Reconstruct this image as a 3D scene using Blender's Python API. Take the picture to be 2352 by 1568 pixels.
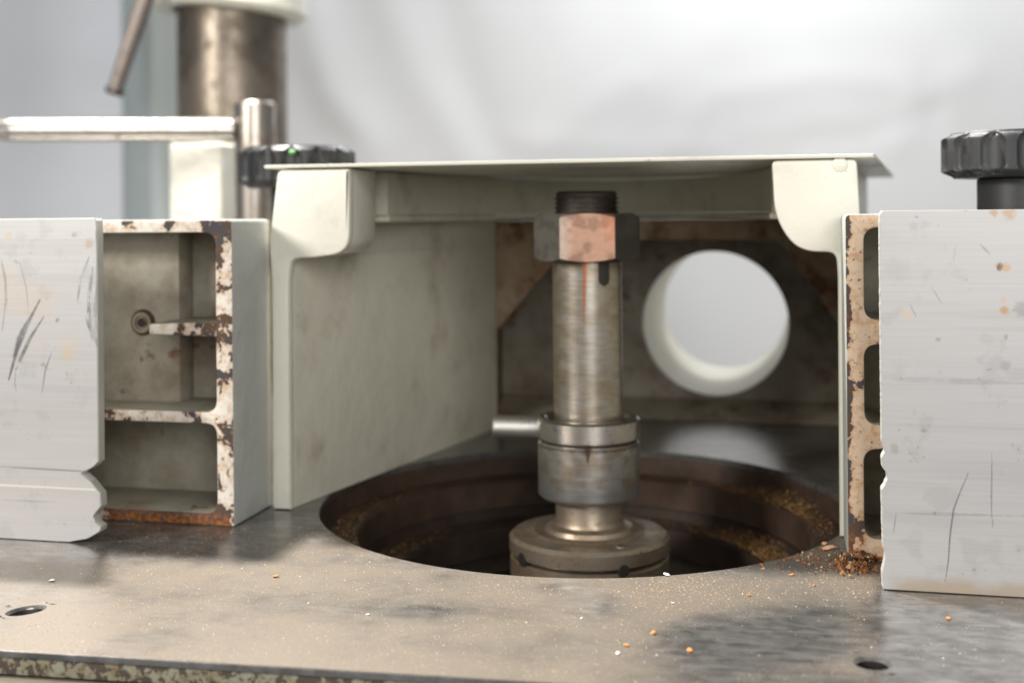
import bpy, bmesh, math, random
import numpy as np
from mathutils import Vector, Matrix

for o in list(bpy.data.objects):
    bpy.data.objects.remove(o)
sc = bpy.context.scene
COL = sc.collection
random.seed(7)
RNG = np.random.default_rng(11)

# ------------------------------------------------------------------ camera
# photo pixels below are on a 2352 x 1568 grid; the table top is z = 0, the bore's centre the origin, units mm
FPX, PX, PY = 2750.0, 1176.0, 495.0
ROLL = math.radians(0.5)
YAW = math.atan(624 / FPX)
DIST, EYE = 522.0, 124.0
FW = np.array([-math.sin(YAW), math.cos(YAW), 0.0])
RT = np.array([math.cos(YAW), math.sin(YAW), 0.0])
UP = np.array([0, 0, 1.0])
CAM = -DIST * FW - (1330 - PX) / FPX * DIST * RT + EYE * UP
R2 = RT * math.cos(ROLL) - UP * math.sin(ROLL)
U2 = UP * math.cos(ROLL) + RT * math.sin(ROLL)


def ray(x, y):
    return FW + (x - PX) / FPX * R2 - (y - PY) / FPX * U2


def onz(x, y, z=0.0):
    r = ray(x, y)
    return CAM + (z - CAM[2]) / r[2] * r


def ony(x, y, Y):
    r = ray(x, y)
    return CAM + (Y - CAM[1]) / r[1] * r


def at(x, y, depth):
    return CAM + depth * ray(x, y)


def proj(P):
    v = np.asarray(P, float) - CAM
    z = v @ FW
    return PX + FPX * (v @ R2) / z, PY - FPX * (v @ U2) / z


cam = bpy.data.cameras.new('camera')
co = bpy.data.objects.new('camera', cam)
COL.objects.link(co)
sc.camera = co
m = Matrix.Identity(4)
for i in range(3):
    m[i][0], m[i][1], m[i][2], m[i][3] = R2[i], U2[i], -FW[i], CAM[i] / 1000
co.matrix_world = m
cam.sensor_width = 36
cam.lens = 36 * FPX / 2352
cam.shift_y = -(784 - PY) / 2352
cam.clip_start, cam.clip_end = 0.01, 50
cam.dof.use_dof = True
cam.dof.focus_distance = 0.405
cam.dof.aperture_fstop = 9.0

# ------------------------------------------------------------------ light
w = bpy.data.worlds.new('World')
sc.world = w
w.use_nodes = True
w.node_tree.nodes['Background'].inputs[0].default_value = (0.93, 0.96, 1.0, 1)
w.node_tree.nodes['Background'].inputs[1].default_value = 0.23


def area(name, loc, target, size, power, col, size_y=None):
    l = bpy.data.lights.new(name, 'AREA')
    l.size = size
    if size_y:
        l.shape = 'RECTANGLE'
        l.size_y = size_y
    l.energy = power
    l.color = col
    o = bpy.data.objects.new(name, l)
    COL.objects.link(o)
    o.location = Vector(loc)
    o.rotation_euler = (Vector(target) - Vector(loc)).to_track_quat('-Z', 'Y').to_euler()
    return o


area('key_lamp', (-0.86, -0.99, 0.575), (-0.03, -0.04, 0.06), 0.24, 15, (1.0, 0.95, 0.87))
area('fill_lamp', (0.50, -1.30, 0.50), (-0.05, 0.05, 0.05), 0.7, 10.5, (1.0, 0.97, 0.92))  # added soft fill, unseen, to brighten the hood's inside
area('shop_lamp', (-0.35, 0.192, 0.88), (-0.02, -0.05, 0.0), 0.06, 25, (1.0, 0.96, 0.90))
bl = bpy.data.lights.new('backdrop_lamp', 'POINT')  # added point lamp, unseen, brightens the cloth and the dust port's inside
bl.energy, bl.shadow_soft_size, bl.color = 36, 0.14, (0.97, 0.98, 1.0)
blo = bpy.data.objects.new('backdrop_lamp', bl)
COL.objects.link(blo)
blo.location = (0.18, 1.10, 1.02)

sc.render.engine = 'CYCLES'
sc.view_settings.view_transform = 'Standard'
sc.view_settings.look = 'None'
sc.view_settings.exposure = 0.0
sc.view_settings.gamma = 1.0
sc.render.resolution_x, sc.render.resolution_y = 1024, 682


# ------------------------------------------------------------------ numpy noise
def _hash(ix, iy, seed):
    h = (ix.astype(np.int64) * 374761393 + iy.astype(np.int64) * 668265263 + seed * 1442695041) & 0xFFFFFFFF
    h = ((h ^ (h >> 13)) * 1274126177) & 0xFFFFFFFF
    return ((h ^ (h >> 16)) & 0xFFFF) / 65535.0


def vnoise(x, y, seed=0):
    x, y = np.asarray(x, float), np.asarray(y, float)
    ix, iy = np.floor(x), np.floor(y)
    fx, fy = x - ix, y - iy
    fx, fy = fx * fx * (3 - 2 * fx), fy * fy * (3 - 2 * fy)
    a, b = _hash(ix, iy, seed), _hash(ix + 1, iy, seed)
    c, d = _hash(ix, iy + 1, seed), _hash(ix + 1, iy + 1, seed)
    return (a * (1 - fx) + b * fx) * (1 - fy) + (c * (1 - fx) + d * fx) * fy


def fbm(x, y, seed=0, n=4):
    s, a, t = 0, 1.0, 0
    for k in range(n):
        s = s + a * vnoise(x * 2 ** k, y * 2 ** k, seed + k * 17)
        t += a
        a *= 0.55
    return s / t


def sstep(a, b, x):
    t = np.clip((np.asarray(x, float) - a) / (b - a), 0, 1)
    return t * t * (3 - 2 * t)


def lerp(c, d, t):
    t = np.asarray(t)[..., None]
    return np.asarray(c) * (1 - t) + np.asarray(d) * t


# ------------------------------------------------------------------ objects
def setp(o, label=None, cat=None, group=None, kind=None):
    for k, v in (('label', label), ('category', cat), ('group', group), ('kind', kind)):
        if v:
            o[k] = v
    return o


BASES = {}


def thing(name, base, label, cat, group=None):
    o = bpy.data.objects.new(name, None)
    o.empty_display_size = 0.01
    COL.objects.link(o)
    o.location = Vector(base) / 1000
    BASES[o.name] = np.array(base, float)
    return setp(o, label, cat, group)


def base_of(p):
    b = np.zeros(3)
    while p is not None:
        b = b + BASES.get(p.name, np.zeros(3))
        p = p.parent
    return b


def finish(name, me, mats, parent=None, base=None, smooth=35):
    """me is in world mm; it becomes an object in metres about its base"""
    if not isinstance(mats, (list, tuple)):
        mats = [mats]
    for mt in mats:
        if not me.materials or len(me.materials) < len(mats):
            me.materials.append(mt)
    pb = base_of(parent) if parent is not None else np.zeros(3)
    b = np.array(base, float) if base is not None else pb
    me.transform(Matrix.Translation(Vector(-b)))
    me.transform(Matrix.Scale(0.001, 4))
    if smooth:
        me.polygons.foreach_set('use_smooth', [True] * len(me.polygons))
        me.set_sharp_from_angle(angle=math.radians(smooth))
    o = bpy.data.objects.new(name, me)
    COL.objects.link(o)
    o.location = Vector(b - pb) / 1000
    if parent is not None:
        o.parent = parent
    BASES[o.name] = b - pb
    return o


def mesh(name, V, F, colors=None):
    me = bpy.data.meshes.new(name)
    me.from_pydata([tuple(v) for v in V], [], [tuple(f) for f in F])
    if colors is not None:
        at_ = me.color_attributes.new('Col', 'FLOAT_COLOR', 'POINT')
        c = np.ones((len(V), 4))
        c[:, :np.asarray(colors).shape[1]] = colors
        at_.data.foreach_set('color', c.ravel())
    me.validate()
    me.update()
    return me


def fix_normals(me):
    bm = bmesh.new()
    bm.from_mesh(me)
    bmesh.ops.recalc_face_normals(bm, faces=bm.faces)
    bm.to_mesh(me)
    bm.free()
    return me


def rounded(pts):
    """pts: (x, y) or (x, y, radius) -> polyline with rounded corners"""
    out = []
    n = len(pts)
    for i, p in enumerate(pts):
        r = p[2] if len(p) > 2 else 0
        P = np.array(p[:2], float)
        if r <= 0:
            out.append(P)
            continue
        a = np.array(pts[i - 1][:2], float) - P
        b = np.array(pts[(i + 1) % n][:2], float) - P
        la, lb = np.linalg.norm(a), np.linalg.norm(b)
        r = min(r, la * .49, lb * .49)
        a, b = P + a / la * r, P + b / lb * r
        for t in np.linspace(0, 1, 7):
            out.append((1 - t) ** 2 * a + 2 * t * (1 - t) * P + t * t * b)
    return out


def slab(loops, d0, d1, bevel=0.4, axis='y'):
    """2D loops (first outer, others holes) extruded from d0 to d1; axis y: loops are (X, z); axis z: loops are (X, Y)"""
    cu = bpy.data.curves.new('tmp', 'CURVE')
    cu.dimensions = '2D'
    cu.fill_mode = 'BOTH'
    for l in loops:
        sp = cu.splines.new('POLY')
        sp.points.add(len(l) - 1)
        for p, q in zip(sp.points, l):
            p.co = (q[0], q[1], 0, 1)
        sp.use_cyclic_u = True
    cu.extrude = abs(d1 - d0) / 2 - bevel
    cu.bevel_depth = bevel
    cu.bevel_resolution = 1
    cu.offset = -bevel
    o = bpy.data.objects.new('tmp', cu)
    COL.objects.link(o)
    me = bpy.data.meshes.new_from_object(o)
    bpy.data.objects.remove(o)
    bpy.data.curves.remove(cu)
    c = (d0 + d1) / 2
    if axis == 'y':
        M = Matrix(((1, 0, 0, 0), (0, 0, 1, c), (0, 1, 0, 0), (0, 0, 0, 1)))
    else:
        M = Matrix.Translation((0, 0, c))
    me.transform(M)
    me.materials.clear()
    bm = bmesh.new()
    bm.from_mesh(me)
    bmesh.ops.remove_doubles(bm, verts=bm.verts, dist=1e-4)
    bmesh.ops.recalc_face_normals(bm, faces=bm.faces)
    bm.to_mesh(me)
    bm.free()
    return me


def rect(x0, x1, y0, y1, r=0):
    return rounded([(x0, y0, r), (x1, y0, r), (x1, y1, r), (x0, y1, r)])


def box(x0, x1, y0, y1, z0, z1, bev=0.5):
    return slab([rect(x0, x1, z0, z1)], y0, y1, bev)


def lathe(prof, n=96, centre=(0, 0, 0), color=None, dense=None):
    prof = [np.array(p, float) for p in prof]
    if dense:
        q = [prof[0]]
        for a, b in zip(prof[:-1], prof[1:]):
            k = max(1, int(np.linalg.norm(b - a) / dense))
            q += [a + (b - a) * (i + 1) / k for i in range(k)]
        prof = q
    P = np.array(prof)
    th = np.linspace(0, 2 * math.pi, n, endpoint=False)
    V = np.stack([np.outer(P[:, 0], np.cos(th)), np.outer(P[:, 0], np.sin(th)), np.repeat(P[:, 1:2], n, 1)], -1).reshape(-1, 3)
    F = []
    for i in range(len(P) - 1):
        for j in range(n):
            k = (j + 1) % n
            F.append((i * n + j, i * n + k, (i + 1) * n + k, (i + 1) * n + j))
    if P[0, 0] > 0.01:
        F.append(tuple(range(n - 1, -1, -1)))
    if P[-1, 0] > 0.01:
        F.append(tuple((len(P) - 1) * n + j for j in range(n)))
    c = color(V) if color else None
    return fix_normals(mesh('m', V + np.array(centre), F, c))


def ring(prof, n=128, centre=(0, 0, 0)):
    """closed profile swept round: a ring with a hole"""
    P = np.array(prof, float)
    k = len(P)
    th = np.linspace(0, 2 * math.pi, n, endpoint=False)
    V = np.stack([np.outer(P[:, 0], np.cos(th)), np.outer(P[:, 0], np.sin(th)), np.repeat(P[:, 1:2], n, 1)], -1).reshape(-1, 3)
    F = [(i * n + j, i * n + (j + 1) % n, ((i + 1) % k) * n + (j + 1) % n, ((i + 1) % k) * n + j) for i in range(k) for j in range(n)]
    return fix_normals(mesh('m', V + np.array(centre), F))


def rod(a, b, r, n=40, bev=0.8, r1=None):
    a, b = np.array(a, float), np.array(b, float)
    L = np.linalg.norm(b - a)
    r1 = r if r1 is None else r1
    me = lathe([(max(r - bev, .1), 0), (r, bev), (r1, L - bev), (max(r1 - bev, .1), L)], n)
    q = Vector((0, 0, 1)).rotation_difference(Vector((b - a) / L))
    me.transform(Matrix.Translation(Vector(a)) @ q.to_matrix().to_4x4())
    return me


def join(mes):
    bm = bmesh.new()
    for q in mes:
        bm.from_mesh(q)
    me = bpy.data.meshes.new('m')
    bm.to_mesh(me)
    bm.free()
    return me


# ------------------------------------------------------------------ materials
class NB:
    def __init__(self, name):
        self.m = bpy.data.materials.new(name)
        self.m.use_nodes = True
        self.nt = self.m.node_tree
        self.b = self.nt.nodes['Principled BSDF']
        tc = self.nt.nodes.new('ShaderNodeTexCoord')
        self.mm = self.vm('SCALE', tc.outputs['Object'], Scale=1000.0)

    def put(self, sock, v):
        if isinstance(v, bpy.types.NodeSocket):
            self.nt.links.new(v, sock)
        elif v is not None:
            if sock.type == 'RGBA' and len(v) == 3:
                v = (*v, 1)
            sock.default_value = v

    def n(self, t, **kw):
        nd = self.nt.nodes.new(t)
        for k, v in kw.items():
            if k in nd.inputs:
                self.put(nd.inputs[k], v)
            else:
                setattr(nd, k, v)
        return nd

    def vm(self, op, a, b=None, Scale=None):
        nd = self.nt.nodes.new('ShaderNodeVectorMath')
        nd.operation = op
        self.put(nd.inputs[0], a)
        if b is not None:
            self.put(nd.inputs[1], b)
        if Scale is not None:
            self.put(nd.inputs['Scale'], Scale)
        return nd.outputs[0]

    def f(self, op, a, b=None, clamp=False):
        nd = self.nt.nodes.new('ShaderNodeMath')
        nd.operation = op
        nd.use_clamp = clamp
        self.put(nd.inputs[0], a)
        if b is not None:
            self.put(nd.inputs[1], b)
        return nd.outputs[0]

    def noise(self, scale, detail=4, rough=.55, stretch=None, off=0, dist=0.0):
        v = self.mm
        if stretch:
            v = self.vm('MULTIPLY', v, stretch)
        if off:
            v = self.vm('ADD', v, (off, off * 1.7, off * .6))
        nd = self.n('ShaderNodeTexNoise', Vector=v, Scale=scale, Detail=detail, Roughness=rough, Distortion=dist)
        return nd.outputs['Fac']

    def ramp(self, fac, a, b):
        nd = self.n('ShaderNodeMapRange', Value=fac)
        nd.interpolation_type = 'SMOOTHSTEP'
        nd.inputs['From Min'].default_value = a
        nd.inputs['From Max'].default_value = b
        return nd.outputs[0]

    def mix(self, fac, a, b):
        nd = self.nt.nodes.new('ShaderNodeMix')
        nd.data_type = 'RGBA'
        self.put(nd.inputs[0], fac)
        self.put(nd.inputs[6], a)
        self.put(nd.inputs[7], b)
        return nd.outputs[2]

    def fmix(self, fac, a, b):
        nd = self.nt.nodes.new('ShaderNodeMix')
        self.put(nd.inputs[0], fac)
        self.put(nd.inputs[2], a)
        self.put(nd.inputs[3], b)
        return nd.outputs[0]

    def bump(self, h, dist=0.1, strength=1.0, prev=None):
        nd = self.n('ShaderNodeBump', Height=h, Distance=dist / 1000, Strength=strength)
        if prev is not None:
            self.put(nd.inputs['Normal'], prev)
        return nd.outputs[0]

    def xyz(self):
        nd = self.n('ShaderNodeSeparateXYZ', Vector=self.mm)
        return nd.outputs

    def col(self):
        nd = self.n('ShaderNodeVertexColor')
        nd.layer_name = 'Col'
        return nd.outputs['Color'], nd.outputs['Alpha']

    def out(self, color, rough=.5, metal=0.0, normal=None, spec=None):
        self.put(self.b.inputs['Base Color'], color)
        self.put(self.b.inputs['Roughness'], rough)
        self.put(self.b.inputs['Metallic'], metal)
        if normal is not None:
            self.put(self.b.inputs['Normal'], normal)
        if spec is not None:
            self.b.inputs['Specular IOR Level'].default_value = spec
        return self.m


def m_paint(name, base=(.76, .745, .655), dirt=(.20, .15, .09), amount=.15, rust=0.0, rough=.38, peel=.12):
    q = NB(name)
    c = q.mix(q.noise(.02, 3), tuple(v * .93 for v in base), tuple(min(1, v * 1.05) for v in base))
    g = q.ramp(q.noise(.035, 6, .65, off=31), .62 - amount * .5, .86)
    c = q.mix(q.f('MULTIPLY', g, min(1, amount * 3)), c, dirt)
    s = q.ramp(q.noise(.55, 3, .6, off=7), .68, .78)
    c = q.mix(q.f('MULTIPLY', s, .25 + amount), c, tuple(v * .5 for v in dirt))
    if rust:
        r = q.ramp(q.noise(.05, 6, .7, off=77), .62 - rust * .2, .70)
        c = q.mix(r, c, q.mix(q.noise(.3, 4, off=5), (.16, .055, .018), (.05, .025, .014)))
    h = q.f('ADD', q.f('ADD', q.noise(.25, 3, .5), q.f('MULTIPLY', q.noise(1.2, 2), .25)), q.f('MULTIPLY', q.noise(.06, 2, .4, off=4), 3.0))
    return q.out(c, q.fmix(g, rough, .75), 0, q.bump(h, peel, .8))


def m_chipped(name, paint=(.68, .64, .56), seed=0, level=.5, low=None, iron=(.055, .05, .055), edge=None, scale=.085, rusty=True):
    """chipped paint over rust and bare iron; more rust below the height low (local mm)"""
    q = NB(name)
    x, y, z = q.xyz()
    nz = q.noise(scale, 6, .60, off=seed, dist=.4)
    fine = q.noise(.6, 5, .65, off=seed + 50)
    n1 = q.f('ADD', q.f('MULTIPLY', nz, .8), q.f('MULTIPLY', fine, .2))
    lv = level
    if low is not None:
        lv = q.f('ADD', level, q.f('MULTIPLY', q.ramp(z, low, low - 14), .10))
    if edge is not None:     # bare along the edge x = edge[0], over edge[1] mm
        e = q.ramp(q.f('ABSOLUTE', q.f('SUBTRACT', x, edge[0])), edge[1], 0)
        lv = q.f('ADD', lv, q.f('MULTIPLY', e, edge[2]))
    chip = q.ramp(q.f('ADD', n1, q.f('SUBTRACT', lv, .5)), .545, .56)
    p = q.mix(q.ramp(q.noise(.22, 6, .7, off=seed + 9), .46, .66), paint, tuple(v * k_ for v, k_ in zip(paint, (.78, .62, .48))))
    p = q.mix(q.ramp(fine, .60, .68), p, (.20, .12, .07))
    halo = q.ramp(q.f('ADD', n1, q.f('SUBTRACT', lv, .5)), .47, .56)
    p = q.mix(q.f('MULTIPLY', halo, .65), p, tuple(v * k_ for v, k_ in zip(paint, (.70, .50, .36))))
    rn = q.noise(.16, 5, .6, off=seed + 21)
    under = q.mix(q.ramp(rn, .48, .56), iron, (.085, .048, .03))
    if rusty:
        under = q.mix(q.ramp(q.noise(.4, 4, off=seed + 33), .6, .68), under, (.22, .095, .03))
    else:
        under = iron
    if low is not None:
        under = q.mix(q.ramp(z, low - 8, low - 16), under, q.mix(q.ramp(fine, .42, .6), (.10, .04, .02), (.36, .12, .015)))
    h = q.f('SUBTRACT', q.f('MULTIPLY', fine, .35), q.f('MULTIPLY', chip, .6))
    return q.out(q.mix(chip, p, under), q.fmix(chip, .45, .8), 0, q.bump(h, .35, 1))


def m_steel(name, base=(.50, .475, .44), brown=(.20, .125, .065), amount=.5, rough=.3, turned=True, metal=1.0):
    q = NB(name)
    t = q.noise(1.0, 3, .6, stretch=(.05, .05, 3.0))
    g = q.ramp(q.noise(.07, 6, .65, off=3), .66 - amount * .35, .80)
    c = q.mix(g, base, brown)
    c = q.mix(q.ramp(q.noise(.5, 5, .7, off=12), .55, .75), c, tuple(v * .45 for v in brown))
    c = q.mix(q.f('MULTIPLY', q.ramp(t, .45, .7), .35), c, tuple(v * .55 for v in base))
    h = t if turned else q.noise(.6, 4)
    return q.out(c, q.f('ADD', q.fmix(g, rough, rough + .22), q.f('MULTIPLY', t, .1)), metal, q.bump(h, .03, .7))


def m_col(name, rough=.4, metal=.5, brushed=None, bump=.02, mulnoise=.12):
    """colour from the mesh's own wear map"""
    q = NB(name)
    c, a = q.col()
    if brushed:
        t = q.noise(1.0, 4, .6, stretch=brushed)
    else:
        t = q.noise(.6, 5, .65)
    c = q.mix(q.ramp(t, .3, .7), q.mix(mulnoise, c, (0, 0, 0)), c)
    return q.out(c, q.f('ADD', rough, q.f('MULTIPLY', t, .12)), metal, q.bump(t, bump, .7))


def m_simple(name, color, rough=.6, metal=0.0, nz=.25, scale=.5, bump=.1):
    q = NB(name)
    t = q.noise(scale, 5, .6)
    c = q.mix(t, tuple(v * (1 - nz) for v in color), tuple(min(1, v * (1 + nz)) for v in color))
    return q.out(c, rough, metal, q.bump(t, bump, .6))


PAINT = m_paint('cream_machine_paint', peel=.3)
PAINT_IN = m_paint('grimy_hood_paint', base=(.66, .64, .54), dirt=(.32, .26, .18), amount=.27, rust=.0, rough=.5, peel=.32)
PAINT_SIDE = m_paint('grey_cast_paint', base=(.44, .455, .435), dirt=(.22, .2, .17), amount=.12, rough=.45, peel=.6)
PAINT_RUSTY = m_paint('rust_stained_paint', base=(.40, .33, .235), dirt=(.26, .12, .045), amount=.8, rust=.75, rough=.6, peel=.3)
RECESS = m_paint('shaded_dirty_recess_paint', base=(.34, .325, .27), dirt=(.13, .085, .045), amount=.7, rust=.08, rough=.55, peel=.3)  # recess shade put into a darker paint, along with brown dirt
STEEL = m_steel('worn_spindle_steel')
STEEL_BR = m_steel('browned_steel', base=(.42, .36, .29), brown=(.20, .12, .06), amount=.9, rough=.32, metal=.8)
STEEL_LT = m_steel('bright_bar_steel', base=(.60, .58, .55), amount=.25, rough=.22, turned=False)
STEEL_DK = m_steel('blackened_thread_steel', base=(.10, .085, .075), brown=(.06, .03, .015), amount=.7, rough=.5)
IRON_BORE = m_simple('rusty_bore_iron', (.060, .036, .025), .6, .2, .85, .07, .6)
IRON_DARK = m_simple('gap_shade_iron', (.03, .024, .02), .5, .3, .4, .2, .2)  # shade inside holes and gaps, put into a dark colour
PLASTIC = m_simple('black_knob_plastic', (.022, .023, .026), .38, 0, .3, .8, .05)
GREYPL = m_simple('grey_knob_plastic', (.030, .031, .034), .46, 0, .3, .8, .06)


# ------------------------------------------------------------------ the table (setting)
HOLE_R = 113.2
SMALL = [(onz(60, 1401)[:2], 5.4, 3.7, math.atan2(8.5, 6.2)), (onz(2004, 1522)[:2], 4.3, 4.3, 0)]
XL, XR, YB = -460.0, 460.0, 330.0


def y_front(x):
    return -204.3 + .048 * x


def dust_map(X, Y):
    """where sawdust lies on the iron, 0 to 1"""
    u, v = proj(np.stack([X, Y, np.zeros_like(X)], -1))
    ok = (np.stack([X, Y, np.zeros_like(X)], -1) - CAM) @ FW > 60
    u, v = np.where(ok, u, 0), np.where(ok, v, 3000)
    n1 = fbm(X / 26 + 9, Y / 26, 3)
    n2 = fbm(X / 7, Y / 7 + 4, 8)
    d = np.full(X.shape, .72)
    d = d * (1 - .55 * sstep(1310, 1265, v + 10 * (n2 - .5)) * sstep(680, 600, u))  # thinner dust by the left fence; also paints part of its shadow
    d = d * (1 - .9 * sstep(1270, 1180, v + 40 * (n1 - .5)) * sstep(560, 640, u))
    # wiped and scuffed to the right, in front of the right fence
    scuff = np.exp(-(((u - 1780) / 330) ** 2 + ((v - 1470 + (u - 1780) * .12) / 95) ** 2))
    d = d * (1 - .85 * sstep(.2, .8, scuff + .7 * (n1 - .5)))
    d = d * (1 - .8 * sstep(1980, 2050, u + 50 * (n2 - .5)))
    d = d * (1 - .5 * sstep(1400, 1700, u) * sstep(1530, 1560, v))
    # finger marks beside the bore
    for (fx, fy, sx, sy) in ((1290, 1348, 95, 12), (1370, 1390, 60, 40), (1000, 1402, 170, 24), (1520, 1300, 120, 10), (1750, 1300, 130, 26)):
        d = d * (1 - .55 * np.exp(-(((u - fx) / sx) ** 2 + ((v - fy) / sy) ** 2)))
    d = d + .35 * np.exp(-(((u - 1560) / 180) ** 2 + ((v - 1362) / 26) ** 2))
    d = d * (.50 + .95 * n1) * (.85 + .3 * n2)
    return np.clip(d, 0, 1)


def build_table():
    nth, nr = 600, 190
    th = np.linspace(0, 2 * math.pi, nth, endpoint=False)
    # put vertices on the four corners
    corners = [(XL, y_front(XL)), (XR, y_front(XR)), (XR, YB), (XL, YB)]
    for c in corners:
        a = math.atan2(c[1], c[0]) % (2 * math.pi)
        th[np.argmin(np.abs(th - a))] = a
    ct, st = np.cos(th), np.sin(th)
    tb = np.full(nth, 1e9)
    tb = np.where(ct > 1e-9, np.minimum(tb, XR / np.where(ct > 1e-9, ct, 1)), tb)
    tb = np.where(ct < -1e-9, np.minimum(tb, XL / np.where(ct < -1e-9, ct, -1)), tb)
    tb = np.where(st > 1e-9, np.minimum(tb, YB / np.where(st > 1e-9, st, 1)), tb)
    den = st - .048 * ct
    tb = np.where(den < -1e-9, np.minimum(tb, -204.3 / np.where(den < -1e-9, den, -1)), tb)
    s = np.linspace(0, 1, nr) ** 1.05
    R = HOLE_R + s[:, None] * (tb[None, :] - HOLE_R)
    X, Y = R * ct, R * st
    V = np.stack([X, Y, np.zeros_like(X)], -1).reshape(-1, 3)
    D = dust_map(V[:, 0], V[:, 1])
    bm = bmesh.new()
    lay = bm.verts.layers.float_color.new('Col')
    vs = [bm.verts.new(v) for v in V]
    # scuff marks: a paler or darker iron, shape of their own
    sm = sstep(.5, .72, fbm(V[:, 0] / 9 + V[:, 1] / 5, V[:, 1] / 2.2 - V[:, 0] / 12, 41))
    for i, v in enumerate(vs):
        v[lay] = (D[i], sm[i], 0, 1)
    for i in range(nr - 1):
        for j in range(nth):
            k = (j + 1) % nth
            bm.faces.new((vs[i * nth + j], vs[(i + 1) * nth + j], vs[(i + 1) * nth + k], vs[i * nth + k]))
    # small tapped holes
    for c, a, b, ang in SMALL:
        dead = [f for f in bm.faces if (f.calc_center_median().xy - Vector(c)).length < 8.6]
        bmesh.ops.delete(bm, geom=dead, context='FACES')
        bm.verts.ensure_lookup_table()
        bv = [v for v in bm.verts if v.is_boundary and (v.co.xy - Vector(c)).length < 13]
        bv.sort(key=lambda v: math.atan2(v.co.y - c[1], v.co.x - c[0]))
        loops = [bv]
        for f_, z in ((1.2, 0), (1.0, -1.0), (.96, -30)):
            lp = []
            for v in bv:
                t = math.atan2(v.co.y - c[1], v.co.x - c[0]) - ang
                q = 1 / math.hypot(math.cos(t) / a, math.sin(t) / b) * f_
                t += ang
                nv = bm.verts.new((c[0] + q * math.cos(t), c[1] + q * math.sin(t), z))
                nv[lay] = (v[lay][0] if z == 0 else 0, .3, 0, 1)
                lp.append(nv)
            loops.append(lp)
        for A, B in zip(loops[:-1], loops[1:]):
            for i in range(len(A)):
                k = (i + 1) % len(A)
                try:
                    bm.faces.new((A[i], A[k], B[k], B[i]))
                except ValueError:
                    pass
        bm.faces.new(loops[-1])
        for f in bm.faces:
            if min(v.co.z for v in f.verts) < -2:
                f.material_index = 1  # hole walls take the dark iron, their shade as colour
    loose = [v for v in bm.verts if not v.link_faces]
    bmesh.ops.delete(bm, geom=loose, context='VERTS')
    # bore lip and the outer edge turn down
    rim = [e for e in bm.edges if e.is_boundary and all(abs(v.co.xy.length - HOLE_R) < .5 for v in e.verts)]
    def turn(edges, steps):
        for fn in steps:
            r = bmesh.ops.extrude_edge_only(bm, edges=edges)
            for v in [g for g in r['geom'] if isinstance(g, bmesh.types.BMVert)]:
                v.co = fn(v.co)
                v[lay] = (0, .2, 0, 1)
            edges = [g for g in r['geom'] if isinstance(g, bmesh.types.BMEdge)]
    turn(rim, [lambda c: Vector((c.x * .996, c.y * .996, -.45)), lambda c: Vector((c.x, c.y, -3.0))])
    outer = [e for e in bm.edges if e.is_boundary and all(v.co.xy.length > HOLE_R + 20 and v.co.z > -.1 for v in e.verts)]
    cen = Vector((0, 60, 0))
    turn(outer, [lambda c: c + (c - cen).normalized() * .4 - Vector((0, 0, .5)), lambda c: c - Vector((0, 0, 1.6))])
    bmesh.ops.recalc_face_normals(bm, faces=bm.faces)
    me = bpy.data.meshes.new('table')
    bm.to_mesh(me)
    bm.free()
    if sum(p.normal.z * p.area for p in me.polygons) < 0:
        me.flip_normals()
    q = NB('dusty_cast_iron_table')
    c, a = q.col()
    sp = q.n('ShaderNodeSeparateColor', Color=c)
    d, s = sp.outputs[0], sp.outputs[1]
    fine = q.noise(1.6, 3, .7)
    blot = q.noise(.08, 5, .6)
    dd = q.ramp(q.f('ADD', d, q.f('MULTIPLY', q.f('SUBTRACT', fine, .5), .7)), .05, .85)
    iron = q.mix(blot, (.17, .165, .16), (.27, .265, .26))
    st_ = q.noise(.15, 6, .68, stretch=(.8, 1.0, 1), dist=.3)
    iron = q.mix(q.ramp(st_, .34, .60), (.12, .117, .114), iron)
    iron = q.mix(q.f('MULTIPLY', q.ramp(st_, .54, .80), .45), iron, (.44, .43, .42))
    iron = q.mix(q.f('MULTIPLY', s, .35), iron, (.42, .41, .40))
    iron = q.mix(q.ramp(q.noise(.03, 4, off=14), .6, .75), iron, (.13, .105, .085))
    tan = q.mix(fine, (.145, .12, .095), (.29, .25, .205))
    dcol = q.mix(dd, iron, tan)
    met = q.fmix(dd, .65, .4)
    ro = q.fmix(dd, q.f('ADD', q.f('MULTIPLY', blot, .18), .13), .45)
    q.out(dcol, ro, met, q.bump(fine, .06, q.fmix(dd, .08, .9)))
    t = finish('table', me, [q.m, IRON_DARK], None, (0, 0, 0), 40)
    setp(t, 'grey cast iron machine table with a large round bore, dusted with sawdust', 'table', None, 'structure')
    return t


TABLE = build_table()

# the rest of the table casting
FLANGE = m_chipped('worn_table_edge_paint', (.23, .23, .175), seed=61, level=.53, iron=(.06, .045, .033), scale=.3, rusty=False)
APRON = m_paint('table_apron_paint', base=(.50, .46, .37), amount=.4, rust=.15)


def edge_loop(inset):
    return [(XL + inset, y_front(XL) + inset), (XR - inset, y_front(XR) + inset), (XR - inset, YB - inset), (XL + inset, YB - inset)]


def circ(r, n=160, c=(0, 0)):
    return [(c[0] + r * math.cos(2 * math.pi * i / n), c[1] + r * math.sin(2 * math.pi * i / n)) for i in range(n)]


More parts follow.
